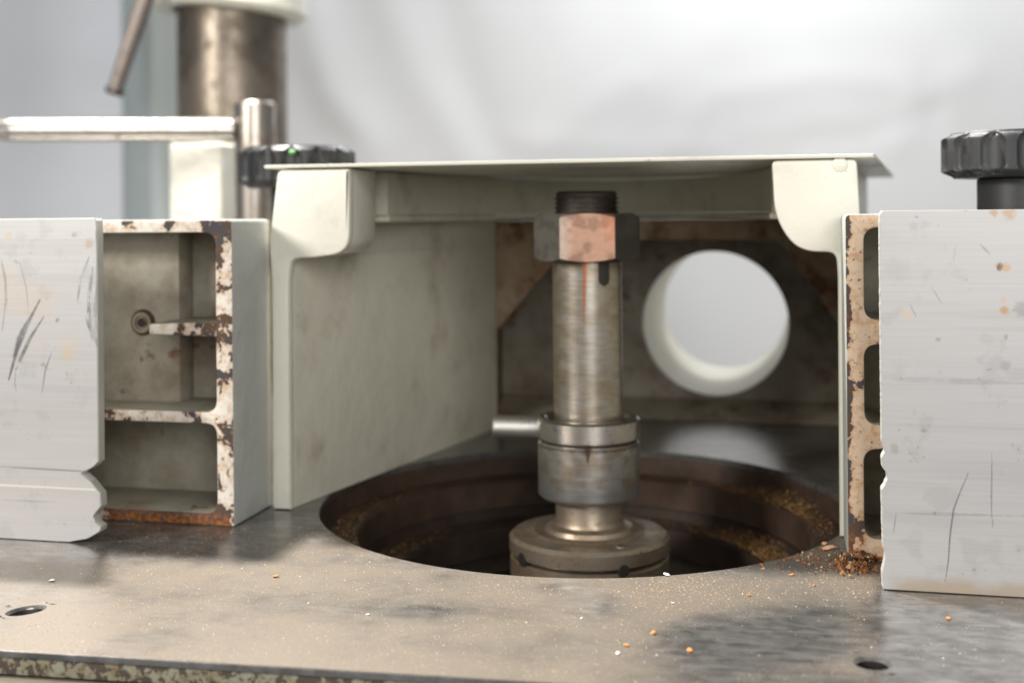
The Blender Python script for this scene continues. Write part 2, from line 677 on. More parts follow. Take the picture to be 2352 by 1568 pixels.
finish('edge_flange', slab([edge_loop(.6), circ(125)] + [circ(6.4, 24, tuple(q_[0])) for q_ in SMALL], -7.6, -2.15, .8, 'z'), FLANGE, TABLE)
finish('edge_groove', slab([edge_loop(5), circ(125)] + [circ(6.4, 24, tuple(q_[0])) for q_ in SMALL], -9.6, -7.65, .2, 'z'), IRON_BORE, TABLE)
finish('apron', slab([edge_loop(.2), circ(128)] + [circ(6.4, 24, tuple(q_[0])) for q_ in SMALL], -58, -9.65, 1.2, 'z'), APRON, TABLE)
finish('bore_wall', ring([(HOLE_R - .3, -3.05), (HOLE_R - .6, -12), (97.6, -12.2), (97, -12.8), (97, -25), (112, -25), (124, -12), (124, -3.05)]), IRON_BORE, TABLE)
finish('bore_step', ring([(95.8, -25.2), (95.5, -30), (80.5, -31), (80, -31.6), (80, -44), (95, -44), (111, -25.2)]), m_simple('dark_step_iron', (.035, .022, .016), .65, .2, .8, .08, .5), TABLE)  # darker iron than the bore wall above
RINGG = m_steel('dull_ring_steel', base=(.30, .29, .28), brown=(.12, .09, .06), amount=.4, rough=.34)
finish('lower_ring', ring([(79.5, -44.2), (70, -47), (68, -48), (68, -56), (79.5, -56)]), RINGG, TABLE)
# machine cabinet carrying the table
cab = finish('cabinet', slab([rect(-330, 330, -180, 310), rect(-322, 322, -172, 302)], -860, -58.2, 1, 'z'), m_paint('cabinet_paint', base=(.45, .45, .40), amount=.3), None, (0, 60, -860))
setp(cab, 'painted machine cabinet standing under the cast iron table', 'cabinet')

# ------------------------------------------------------------------ spindle
SX, SY = 3.3, 0.0
SP = thing('spindle', (SX, SY, -60), 'upright steel shaper spindle with hex nut and stacked collars in the table bore', 'spindle')


def spindle_color(V):
    x, y, z = V.T
    ang = np.arctan2(y, x)
    n = fbm(ang * 2.2 + 3, z / 4, 5)
    fine = fbm(ang * 4, z * .9, 15, 2)
    c = lerp((.50, .465, .41), (.42, .36, .28), sstep(.3, .75, n))
    c = c * (.88 + .24 * fine)[:, None]
    c = lerp(c, (.26, .19, .12), .5 * sstep(-.55, -.95, x / 15))  # browner left edge: mostly a reflection, put into the colour
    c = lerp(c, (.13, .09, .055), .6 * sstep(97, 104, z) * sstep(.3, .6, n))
    # orange streak running down from the nut, on the front
    w_ = .62 * sstep(66, 98, z + 9 * (fine - .5)) + .1
    dx = x - (1.6 - .03 * (104 - z))
    k = sstep(w_ + .5, w_ - .35, np.abs(dx)) * (y < 0) * sstep(72, 86, z + 12 * (fine - .5))
    return lerp(c, (.56, .17, .06), .8 * k)


SHAFT = m_col('streaked_shaft_steel', .27, .9, (.10, .10, 2.6), .03, .2)
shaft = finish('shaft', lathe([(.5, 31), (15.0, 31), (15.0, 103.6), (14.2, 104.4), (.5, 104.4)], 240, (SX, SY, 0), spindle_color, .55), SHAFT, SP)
# keyway high on the shaft, right of front: a dark sheet paints its inner shade
ka = math.radians(-52)
kd = np.array([math.cos(ka), math.sin(ka)])
kt = np.array([-kd[1], kd[0]])
kv = []
for z in np.linspace(93.6, 104, 9):
    hw = 2.7 * math.sqrt(max(0, 1 - (max(0, 96.4 - z) / 2.81) ** 2))
    for s in (-1, -.33, .33, 1):
        rr = math.sqrt(15.12 ** 2 - (s * hw) ** 2)
        p = np.array([SX, SY]) + kd * rr + kt * s * hw
        kv.append((p[0], p[1], z))
kf = [(i * 4 + j, i * 4 + j + 1, (i + 1) * 4 + j + 1, (i + 1) * 4 + j) for i in range(8) for j in range(3)]
finish('keyway', fix_normals(mesh('m', kv, kf)), IRON_DARK, shaft)

thread = [(.5, 104.6), (13.0, 104.6)]
z = 104.6
while z < 131.6:
    thread += [(13.0, z + .35), (13.95, z + .9), (13.95, z + 1.25), (13.0, z + 1.8)]
    z += 1.95
thread += [(13.3, 133.0), (12.4, 134.2), (.5, 134.2)]
finish('thread', lathe(thread, 96, (SX, SY, 0)), STEEL_DK, SP)


def hexnut(z0, z1, ap, rin, rot, n=192):
    th = np.arange(n) * 2 * math.pi / n
    loc = (np.degrees(th) % 60) - 30
    r = ap / np.cos(np.radians(loc))
    rf = ap * 1.005
    dz = np.maximum(0, r - rf) * .62
    V, C = [], []
    rows = [(np.full(n, rin), np.full(n, z0)), (np.full(n, rf), np.full(n, z0)), (r, z0 + dz * .8 + .05)]
    for t in np.linspace(0, 1, 30)[1:-1]:
        rows.append((r, (z0 + dz * .8 + .05) * (1 - t) + (z1 - dz - .05) * t))
    rows += [(r, z1 - dz - .05), (np.full(n, rf), np.full(n, z1)), (np.full(n, rin), np.full(n, z1))]
    a = th + rot
    for rr, zz in rows:
        V.append(np.stack([rr * np.cos(a), rr * np.sin(a), zz], -1))
    V = np.concatenate(V)
    k = len(rows)
    F = [(i * n + j, i * n + (j + 1) % n, ((i + 1) % k) * n + (j + 1) % n, ((i + 1) % k) * n + j) for i in range(k) for j in range(n)]
    return V, F


rot = math.radians(-90 - 30 + 12.8 - 3)      # one flat faces the camera
V, F = hexnut(104.3, 124.6, 19.9, 14.2, rot)
fn = np.array([math.cos(rot + math.radians(30)), math.sin(rot + math.radians(30))])
ft = np.array([-fn[1], fn[0]])
s_ = V[:, :2] @ ft
front = ((V[:, :2] @ fn) > 19.85) & (np.abs(s_) < 11.7)
nn = fbm(s_ / 5, V[:, 2] / 5, 71)
pink = lerp((.46, .27, .19), (.29, .165, .115), sstep(.40, .62, nn))
pink = lerp(pink, (.60, .20, .08), sstep(3, 11, s_) * sstep(106, 122, V[:, 2]) * .4)
pink = lerp(pink, (.52, .42, .36), .75 * sstep(-5.5, -10.5, s_ + 6 * (nn - .5)))
cc = np.where(front[:, None], pink, np.where((V[:, 0] > 0)[:, None], .55, 1.0) * lerp((.17, .16, .14), (.12, .115, .10), sstep(.4, .6, fbm(V[:, 0] / 4, V[:, 2] / 4, 9))))  # side flats dark steel; shade of the right ones put into the colour
NUTM = m_col('orange_stained_nut_steel', .36, .45, None, .04, .15)
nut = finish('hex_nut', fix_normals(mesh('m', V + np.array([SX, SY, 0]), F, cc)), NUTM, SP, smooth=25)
nut['label'] = 'hex nut with a rubbed orange-pink front flat'

finish('upper_collar', ring([(15.05, 27.6), (21.6, 27.6), (22.2, 28.2), (22.2, 35.6), (21.0, 36.6), (19.2, 36.6), (17.6, 34.6), (15.05, 34.2)], 144, (SX, SY, 0)), m_steel('bright_collar_steel', base=(.56, .53, .50), amount=.3, rough=.24), SP)
finish('collar_gap', ring([(15.1, 26.4), (20.8, 26.4), (20.8, 27.55), (15.1, 27.55)], 96, (SX, SY, 0)), IRON_DARK, SP)


def collar_color(V):
    x, y, z = V.T
    ang = np.arctan2(y, x)
    n = fbm(ang * 5 + 1, z / 4, 25)
    c = lerp((.46, .45, .43), (.36, .31, .25), sstep(.3, .75, n))
    c = lerp(c, (.36, .37, .38), sstep(12, 6, z) * .6)
    c = lerp(c, (.13, .085, .055), .75 * sstep(24.2, 25.0, z + 1.6 * (fbm(ang * 14, z * 0, 5) - .5)) * sstep(25.9, 25.4, z))
    # a V-shaped nick under the top edge
    vx = x - 3.2
    k = (y < 0) * sstep(.25, -.25, np.abs(vx) - np.clip((z - 19.5) * .22, 0, 2)) * sstep(19.3, 20, z)
    return lerp(c, (.07, .05, .035), .85 * k)


finish('lower_collar', lathe([(.5, 2.2), (20.6, 2.2), (22.0, 3.6), (22.0, 25.4), (21.2, 26.3), (.5, 26.3)], 240, (SX, SY, 0), collar_color, .6), m_col('scored_collar_steel', .30, .85, (.06, .06, 1.6), .03, .2), SP)
finish('neck', lathe([(.5, -12.4), (19.5, -12.4), (18.6, -10.6), (15.2, -9.4), (14.5, -7.5), (14.5, 2.1), (.5, 2.1)], 96, (SX, SY, 0)), STEEL_BR, SP)
fl = finish('flange', lathe([(.5, -21.2), (33.8, -21.2), (34.8, -20.4), (34.8, -15.2), (33.2, -13.6), (25, -13.2), (24, -12.45), (.5, -12.45)], 144, (SX, SY, 0)), STEEL_BR, SP)
fl['label'] = 'wide browned flange with pin spanner holes'
finish('flange_gap', ring([(10, -22.6), (31.5, -22.6), (31.5, -21.25), (10, -21.25)], 96, (SX, SY, 0)), IRON_DARK, SP)
fl2 = finish('lower_flange', lathe([(.5, -58), (34.4, -58), (34.4, -23.4), (33.4, -22.65), (.5, -22.65)], 144, (SX, SY, 0)), STEEL_BR, SP)


def radial_disc(deg, z, r, rr):
    a = math.radians(deg)
    p = np.array([SX + rr * math.cos(a), SY + rr * math.sin(a), z])
    q = np.array([SX + (rr + .28) * math.cos(a), SY + (rr + .28) * math.sin(a), z])
    return rod(p - (q - p) * 8, q, r, 28, .1)


finish('spanner_hole', radial_disc(-77.2 + 20, -21.4, 2.6, 34.75), IRON_DARK, fl)  # dark disc on the rim paints the hole's inner shade
finish('spanner_hole', radial_disc(-77.2 - 58, -20.4, 2.9, 34.75), IRON_DARK, fl)
a = math.radians(-77.2 + 24)
finish('set_screw', rod((SX + 28 * math.cos(a), -28 * abs(math.sin(a)), -14.2), (SX + 28 * math.cos(a), -28 * abs(math.sin(a)), -13.0), 2.2, 24, .3), STEEL_LT, fl)
finish('locking_pin', rod(at(1133, 979, 548), at(1243, 982, 546), 5.2, 32, .7), m_steel('pin_steel', base=(.66, .64, .61), amount=.15, rough=.42, turned=False), SP)

# ------------------------------------------------------------------ guard hood
HD = thing('guard_hood', (0, 100, 0), 'cream painted cast guard hood straddling the spindle, with a round dust port at its back', 'guard hood')
# cheeks: plan outlines, extruded in z
finish('cheek', slab([rounded([(-124.6, -38, 2.6), (-118.4, -38, 2.6), (-77.2, 163, 0), (-84, 164.6, 0)])], 0.1, 106.9, .1, 'z'), [PAINT_IN], HD)['label'] = 'left cheek with grimy inner face'
finish('cheek_head', slab([[(-118.6, -8.8), (-112.4, -8.8), (-77.2, 163), (-84, 164.6)]], 106.95, 144.2, .2, 'z'), PAINT_IN, HD)
finish('cheek', slab([rounded([(107.4, -38, 2), (114.6, -38, 2), (127, 164.6, 0), (117.4, 164.6, 0)])], 0.1, 109.2, .1, 'z'), [PAINT_IN], HD)
finish('cheek_head', slab([[(110.5, 20.2), (117.5, 20.2), (127, 164.6), (117.4, 164.6)]], 109.25, 144.2, .2, 'z'), PAINT_IN, HD)
# front ribs: boss end and cheek edge in one outline (X, z), the boss body behind it
Lf = [(-122.6, 144.3, 3), (-90.0, 144.3, .6), (-90.4, 109, 14), (-107, 106.9, 2), (-116.6, 106.6, 3.5), (-117.8, 98, 3), (-118.0, .2), (-125.8, .2), (-125.6, 101, 4), (-126.6, 114, 6)]
finish('boss', slab([rounded(Lf)], -42, -36, 1.4), PAINT, HD)['label'] = 'left boss end running down into the cheek edge'
Lb = [(-122.4, 144.2, 3), (-90.1, 144.2, .6), (-90.5, 109.1, 14), (-107, 107.0, 2), (-126.2, 107.0, 1), (-126.4, 114, 6)]
finish('boss_body', slab([rounded(Lb)], -41, -9, .8), PAINT, HD)
Rf = [(82.6, 144.6, 2.5), (114.4, 144.6, 2.5), (116.6, 104), (115.0, .2), (107.0, .2), (107.2, 100, 3), (106.6, 108.8, 3.5), (92, 109.2, 12), (83.6, 122, 12)]
boss_r = finish('boss', slab([rounded(Rf)], -42, -36, 1.4), PAINT, HD)
boss_r['label'] = 'right boss end with a round painted rivet'
Rb = [(82.7, 144.5, 2.5), (114.3, 144.5, 2.5), (116.4, 109.3, 1), (92, 109.3, 12), (83.7, 122, 12)]
finish('boss_body', slab([rounded(Rb)], -41, 20, .8), PAINT, HD)
p = ony(1929, 378, -42)
rvm = lathe([(.2, 0), (3.0, 0), (2.7, .5), (1.4, 1.0), (.2, 1.15)], 40)
rvm.transform(Matrix.Translation((p[0], -41.95, p[2])) @ Matrix.Rotation(math.radians(90), 4, 'X'))
finish('rivet', rvm, PAINT, boss_r)
# outer skin behind the right boss
finish('outer_wall', slab([[(113.2, 20.1), (115.4, 20.1), (136, 231), (134, 231)]], 110, 144.6, .2, 'z'), PAINT, HD)
# curved band under the cover
bt = np.radians(np.linspace(176, 4, 60))
inner = [(-3.5 + 86 * math.cos(t), -8 + 186 * math.sin(t)) for t in bt]
outer = [(-3.5 + 93 * math.cos(t), -8 + 193 * math.sin(t)) for t in bt[::-1]]
finish('curved_band', slab([inner + outer], 124.6, 144.3, .4, 'z'), PAINT_IN, HD)
inner2 = [(-3.5 + 85 * math.cos(t), -8 + 184.6 * math.sin(t)) for t in bt]
finish('band_bead', slab([inner2 + outer], 121.4, 124.5, 1.2, 'z'), PAINT_IN, HD)
# cover plate
COVERM = m_paint('cover_paint', base=(.66, .645, .56), dirt=(.10, .06, .03), amount=.2, rust=.03)
cv = rounded([(-127.6, -44, .5), (120.8, -44, 1.5), (151.5, 236), (-112, 236)])
finish('cover_plate', slab([cv], 144.8, 146.2, .3, 'z'), COVERM, HD)
# back plate with its chamfered opening, funnel box and dust port
opening = rounded([(-77.2, -5), (-77.2, 57, 3), (-31, 109.5, 6), (84, 109.5, 6), (116.6, 62, 4), (116.6, -5)])
bp = [(-86, .2), (-77.2, .2), (-77.2, 57)] + [tuple(p) for p in rounded([(-77.2, 57, 3), (-31, 109.5, 5), (84, 109.5, 5), (116.6, 62, 4)])][7:-7] + [(116.6, 62), (116.6, .2), (128, .2), (128, 121.2), (-86, 121.2)]
finish('back_plate', slab([bp], 164.8, 170, .4), PAINT_RUSTY, HD)
FUN = m_paint('funnel_paint', base=(.33, .295, .235), dirt=(.10, .06, .035), amount=.6, rust=.35, rough=.5, peel=.3)
FDK = m_paint('dark_funnel_paint', base=(.10, .085, .07), dirt=(.05, .03, .02), amount=.6, rust=.3, rough=.6)  # darker than the port wall; for the funnel sides and top
PC = (44.8, 56.2)
finish('port_wall', slab([rect(-96, 134, .3, 121), circ(44.6, 96, PC)], 232, 237, .4), FUN, HD)
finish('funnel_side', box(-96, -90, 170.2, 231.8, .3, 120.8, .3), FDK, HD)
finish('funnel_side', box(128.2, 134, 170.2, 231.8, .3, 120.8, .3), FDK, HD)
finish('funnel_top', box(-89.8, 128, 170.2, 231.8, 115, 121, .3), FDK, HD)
# sloping floor of the funnel up to the port
finish('funnel_floor', fix_normals(mesh('m', [(-89, 205, .4), (128, 205, .4), (128, 231.6, 10), (-89, 231.6, 10), (-89, 231.6, .4), (128, 231.6, .4)], [(0, 1, 2, 3), (0, 4, 5, 1), (0, 3, 4), (1, 5, 2), (3, 2, 5, 4)])), FUN, HD, smooth=0)
pt = ring([(44.6, 0), (48, 0), (48, 138), (44.6, 138)], 96)
pt.transform(Matrix.Translation((PC[0], 237.2, PC[1])) @ Matrix.Rotation(math.radians(-90), 4, 'X'))
finish('dust_port', pt, m_paint('port_paint', base=(.84, .81, .69), amount=.06), HD)


# ------------------------------------------------------------------ fence plates (aluminium)
def seg_dist(X, Z, pts):
    d = np.full(X.shape, 1e9)
    tt = np.zeros(X.shape)
    n = len(pts) - 1
    for i in range(n):
        a, b = np.array(pts[i]), np.array(pts[i + 1])
        ab = b - a
        L2 = ab @ ab + 1e-12
        t = np.clip(((X - a[0]) * ab[0] + (Z - a[1]) * ab[1]) / L2, 0, 1)
        e = np.hypot(X - a[0] - t * ab[0], Z - a[1] - t * ab[1])
        tt = np.where(e < d, (i + t) / n, tt)
        d = np.minimum(d, e)
    return d, tt


def plate(xe, xfar, zs, y0, y1, paint, nx=240):
    """xe(z): the cut edge; xfar: the far end; front grid at y0 carries the wear map"""
    nz = len(zs)
    E_ = np.array([xe(z) for z in zs])
    sgn = np.sign(xfar - E_[0])
    u = np.concatenate([np.linspace(0, 62, nx - 12), np.linspace(72, abs(xfar - E_[0]), 12)]) / abs(xfar - E_[0])
    X = (E_ + sgn * .35)[:, None] + (xfar - E_ - sgn * .35)[:, None] * u[None, :]
    Z = np.repeat(np.array(zs)[:, None], nx, 1)
    V = [np.stack([X, np.full(X.shape, y0), Z], -1).reshape(-1, 3)]
    C = [paint(X, Z).reshape(-1, 3)]
    F = [(i * nx + j, i * nx + j + 1, (i + 1) * nx + j + 1, (i + 1) * nx + j) for i in range(nz - 1) for j in range(nx - 1)]
    # the boundary loop, then the chamfer and the sides
    loop = [i * nx for i in range(nz)] + [(nz - 1) * nx + j for j in range(1, nx)] + [i * nx + nx - 1 for i in range(nz - 2, -1, -1)] + [j for j in range(nx - 2, 0, -1)]
    Vf = V[0]
    b0 = Vf[loop].copy()
    n0 = len(Vf)
    off = np.zeros_like(b0)
    k = len(loop)
    off[:nz, 0] = -sgn * .35
    off[nz - 1:nz + nx - 1, 2] = .35
    off[nz + nx - 2 + nz - 1:, 2] = -.15
    off[0, 2] = -.15
    b1 = b0 + off
    b1[:, 1] = y0 + .35
    b2 = b1.copy()
    b2[:, 1] = y1
    V += [b1, b2]
    edgec = np.tile([.70, .70, .66], (k, 1))
    C += [edgec, edgec * .92]
    for i in range(k):
        j = (i + 1) % k
        F.append((loop[i], loop[j], n0 + j, n0 + i))
        F.append((n0 + i, n0 + j, n0 + k + j, n0 + k + i))
    # back
    bi = list(range(n0 + k, n0 + 2 * k))
    left = bi[:nz]
    rightc = bi[nz + nx - 2:nz + nx - 2 + nz][::-1]
    for i in range(nz - 1):
        F.append((left[i], left[i + 1], rightc[i + 1], rightc[i]))
    return fix_normals(mesh('m', np.concatenate(V), F, np.concatenate(C)))


def px2xz(pts, Y=-105.0):
    return [tuple(ony(x, y, Y)[[0, 2]]) for x, y in pts]


def strokes(c, X, Z, lst):
    for pts, w0, dark, seed in lst:
        P = px2xz(pts)
        d, t = seg_dist(X, Z, P)
        n = vnoise(d * 4.2 + 3 * seed, t * 5.0, seed) * .65 + .35 * vnoise(d * 9.0, t * 26.0, seed + 5)
        wd = w0 * (.25 + .75 * np.sin(np.clip(t, .02, .98) * math.pi))
        k = sstep(wd, wd * .25, d) * (sstep(.22, .62, n) if w0 > .6 else .8) * dark * .9
        c = lerp(c, (.09, .09, .095), np.clip(k, 0, 1))
    return c


def blobs(c, X, Z, lst):
    for x, y, r, col, s, seed in lst:
        q = px2xz([(x, y)])[0]
        e = np.hypot(X - q[0], Z - q[1]) / r + .9 * (fbm(X * .9, Z * .9, seed) - .5)
        c = lerp(c, col, .8 * s * sstep(1.1, .35, e))
    return c


def alu(X, Z, seed):
    base = np.tile(np.array([.52, .515, .52]), X.shape + (1,))
    br = fbm(X / 55, Z * 1.4, seed, 3)
    base = base * (.95 + .10 * br)[..., None]
    base = lerp(base, (.44, .435, .44), .40 * sstep(.56, .72, fbm(X / 90 + 2, Z * .22, seed + 3)))
    cl = fbm(X / 8, Z / 8, seed + 7)
    base = lerp(base, (.40, .40, .40), .35 * sstep(.60, .74, cl))
    base = lerp(base, (.26, .25, .24), .55 * sstep(.745, .80, fbm(X / 1.7, Z / 1.7, seed + 13)) * sstep(.45, .65, cl))
    return base


def paint_left(X, Z):
    c = alu(X, Z, 101)
    c = lerp(c, (.62, .50, .37), .25 * sstep(.55, .75, fbm(X / 16, Z / 16, 55)) * sstep(60, 90, Z))
    c = strokes(c, X, Z, [
        ([(92, 688), (62, 745), (40, 800), (20, 872)], 1.5, 1.0, 1), ([(100, 728), (70, 775), (45, 828), (36, 850)], 1.1, 1.0, 2),
        ([(60, 740), (42, 775), (30, 820)], 1.2, .8, 9),
        ([(36, 850), (34, 880), (38, 902)], .3, .8, 3), ([(118, 810), (104, 850), (96, 905)], .45, .9, 4),
        ([(205, 590), (186, 640), (178, 690)], 1.1, .6, 5), ([(215, 600), (205, 680), (208, 745), (225, 800)], 1.6, .65, 6), ([(205, 690), (200, 735), (215, 790)], 1.0, .8, 10),
        ([(222, 640), (218, 720), (224, 800)], 1.3, .5, 16),
        ([(0, 585), (12, 640), (14, 690), (5, 760)], 1.0, .5, 7), ([(45, 600), (60, 660), (66, 720)], .35, .6, 8),
        ([(220, 530), (226, 620), (224, 700)], .6, .8, 12),
        ([(0, 1071), (120, 1078), (218, 1083)], .55, .8, 18), ([(0, 1148), (130, 1152)], .5, .35, 19)])
    c = blobs(c, X, Z, [(155, 812, 3.4, (.62, .44, .26), .55, 1), (160, 790, 6, (.6, .5, .4), .35, 2), (205, 560, 2.2, (.40, .28, .17), .6, 3), (50, 545, 3, (.45, .46, .44), .6, 4),
                        (132, 735, 1.0, (.2, .19, .18), .9, 5), (62, 715, 1.6, (.62, .45, .28), .5, 6), (20, 540, 2, (.55, .42, .28), .5, 7), (170, 540, 1.3, (.3, .29, .27), .7, 8)])
    g = px2xz([(0, 1113), (218, 1124)])
    d, t = seg_dist(X, Z, g)
    return lerp(c, (.80, .79, .77), .8 * sstep(.5, .15, d))


def paint_right(X, Z):
    c = alu(X, Z, 301)
    c = strokes(c, X, Z, [
        ([(2226, 1082), (2205, 1130), (2190, 1170), (2182, 1230), (2178, 1290), (2170, 1338)], .42, 1.0, 31),
        ([(2278, 1040), (2278, 1090), (2277, 1160), (2280, 1210)], .35, .75, 32),
        ([(2058, 1180), (2052, 1225)], .35, .6, 33), ([(2140, 660), (2165, 700)], .25, .6, 34), ([(2250, 560), (2275, 585)], .5, .5, 35),
        ([(2090, 700), (2105, 728)], .3, .6, 36), ([(2195, 560), (2190, 600)], .3, .3, 37),
        ([(2060, 1178), (2352, 1184)], .8, .3, 38), ([(2030, 870), (2352, 880)], 1.5, .25, 39)])
    c = blobs(c, X, Z, [(2296, 613, 1.5, (.14, .06, .015), 1.0, 41), (2310, 614, 1.8, (.55, .33, .14), .7, 42), (2309, 713, 1.7, (.50, .27, .08), .85, 43), (2306, 690, 1.2, (.6, .4, .25), .5, 44),
                        (2283, 488, 1.7, (.46, .26, .10), .8, 45), (2318, 490, 2.6, (.48, .28, .12), .7, 46), (2219, 478, 1.2, (.3, .18, .1), .8, 47), (2083, 720, 2.3, (.66, .50, .36), .6, 48),
                        (2055, 1030, 2.0, (.36, .33, .31), .75, 49), (2348, 710, 3.4, (.30, .30, .30), .7, 50), (2155, 780, 1.0, (.25, .25, .25), .7, 51), (2310, 840, 2.0, (.36, .36, .36), .7, 52),
                        (2060, 620, 5, (.42, .41, .40), .45, 53), (2100, 520, 2.0, (.4, .4, .4), .6, 54)])
    # grubby lower edge
    k = sstep(7, 1.0, Z + 4 * (fbm(X / 4, Z / 3, 91) - .5)) * sstep(118, 126, X)
    return lerp(c, (.44, .34, .24), .75 * k)


ALU_L = m_col('brushed_aluminium', .42, .5, (.03, .5, 3.4), .015, .07)


def edge_left(z):
    # scalloped cut end, from the table up
    k = [(-2, -186), (0.5, -181), (2, -173.5), (5, -168.4), (6.8, -168.0), (8.5, -170.6), (10.5, -171.4), (13, -169.3), (14.5, -168.0), (19.5, -168.3), (21.5, -170.2), (24, -172.5), (26, -175.2), (26.6, -176.4), (27.2, -175.6), (29.5, -171), (31.5, -168.9), (120, -168.7), (123.5, -168.9), (124.4, -169.6)]
    zz, xx = zip(*k)
    return float(np.interp(z, zz, xx))


def edge_right(z):
    k = [(-1, 118.4), (1.0, 117.6), (6, 117.4), (9, 118.2), (12, 118.6), (14, 117.8), (33, 117.5), (34.5, 118.4), (36.5, 119.3), (38.5, 119.1), (40.5, 117.7), (43.5, 117.6), (45.5, 118.6), (49, 117.7), (121, 117.6), (123.6, 117.9), (124.4, 118.6)]
    zz, xx = zip(*k)
    return float(np.interp(z, zz, xx)) + .22 * (float(vnoise(np.array(z * 1.1), np.array(0.3), 5)) - .5)


GF = 'aluminium fence plates'
fpl = finish('fence_plate', plate(edge_left, -430, list(np.linspace(.35, 124.1, 420)), -105, -100.6, paint_left), ALU_L, None, (-300, -103, 0))
setp(fpl, 'flat aluminium fence plate with a scalloped cut lower corner and dark curved scratches', 'fence plate', GF)
fpr = finish('fence_plate', plate(edge_right, 430, list(np.linspace(.35, 124.2, 420)), -105, -100.6, paint_right), ALU_L, None, (270, -103, 0))
setp(fpr, 'flat aluminium fence plate with rust spots and one long wavy scratch, beside the rust crumbs', 'fence plate', GF)

# ------------------------------------------------------------------ fence castings
CHIP_L = m_chipped('chipped_casting_face', (.70, .66, .60), seed=5, level=.52, low=16)
CHIP_R = m_chipped('flaking_tan_casting_face', (.60, .46, .34), seed=140, level=.44, low=20, edge=(108.5 - 160, 3.2, .16))


def casting(name, base, xa, xb, slots, chip, label, side_paint, ycut=-36.0):
    """xa: the visible end, xb: the hidden far end"""
    t = thing(name, base, label, 'fence casting', 'cast iron fence carriers')
    lo, hi = min(xa, xb), max(xa, xb)
    outer = rounded([(lo, .2, 1), (hi, .2, 1), (hi, 123.4, 2.0), (lo, 123.4, 2.0)])
    me = slab([outer] + [rect(*s, 5.0) for s in slots], -72, ycut, .8)
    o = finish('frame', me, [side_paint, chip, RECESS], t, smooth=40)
    me = o.data
    bx, by, bz = base
    for p in me.polygons:
        c = p.center * 1000
        X, Zc = c.x + bx, c.z + bz
        if p.normal.y < -.6:
            p.material_index = 1
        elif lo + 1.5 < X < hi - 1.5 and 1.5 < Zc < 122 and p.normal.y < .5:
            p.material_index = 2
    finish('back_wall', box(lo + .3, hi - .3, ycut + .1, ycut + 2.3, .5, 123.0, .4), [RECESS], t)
    return t


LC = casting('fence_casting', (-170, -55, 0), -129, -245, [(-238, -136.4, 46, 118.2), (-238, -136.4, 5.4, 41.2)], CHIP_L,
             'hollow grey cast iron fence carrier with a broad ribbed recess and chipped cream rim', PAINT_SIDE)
# half rib, lower pad and screw inside the recess
rib = finish('rib', slab([rounded([(-168, 76.6, 1), (-136.0, 75.8, .5), (-136.0, 82.0, .5), (-168, 80.8, 1)])], -68.5, -36.2, .6), [RECESS, CHIP_L], LC)
for p in rib.data.polygons:
    if p.normal.y < -.6:
        p.material_index = 1
finish('recess_pad', box(-241, -164.0, -49.5, -35.0, 38, 121.5, 4.0), RECESS, LC)
pp = ony(329, 741, -51.5)
scr = lathe([(.3, 0), (4.0, 0), (4.4, .6), (4.4, 1.8), (3.2, 1.8), (3.0, .9), (1.6, .8), (1.3, 1.9), (.3, 1.9)], 40)
scr.transform(Matrix.Translation((pp[0] - 1, -49.6, pp[2])) @ Matrix.Rotation(math.radians(90), 4, 'X'))
sco = finish('screw', scr, STEEL_BR, LC)
finish('screw_recess', rod((pp[0] - 1, -51.7, pp[2]), (pp[0] - 1, -51.55, pp[2]), 1.9, 24, .05), IRON_DARK, sco)
finish('washer', rod((pp[0] - 1, -49.55, pp[2]), (pp[0] - 1, -50.3, pp[2]), 5.6, 40, .2), STEEL_DK, LC)
finish('mounting_bar', box(-420, -246, -100.4, -60, 8, 116, 1), PAINT_SIDE, LC)

RC = casting('fence_casting', (160, -55, 0), 108.3, 230, [(114.8, 222, 85.9, 118.6), (114.6, 222, 48.6, 77.0), (114.2, 222, 8.0, 39.8)], CHIP_R,
             'cast iron fence carrier with flaking tan paint, slots and a foot buried in crumbs', PAINT_SIDE)
finish('mounting_bar', box(231, 420, -100.4, -60, 8, 116, 1), PAINT_SIDE, RC)


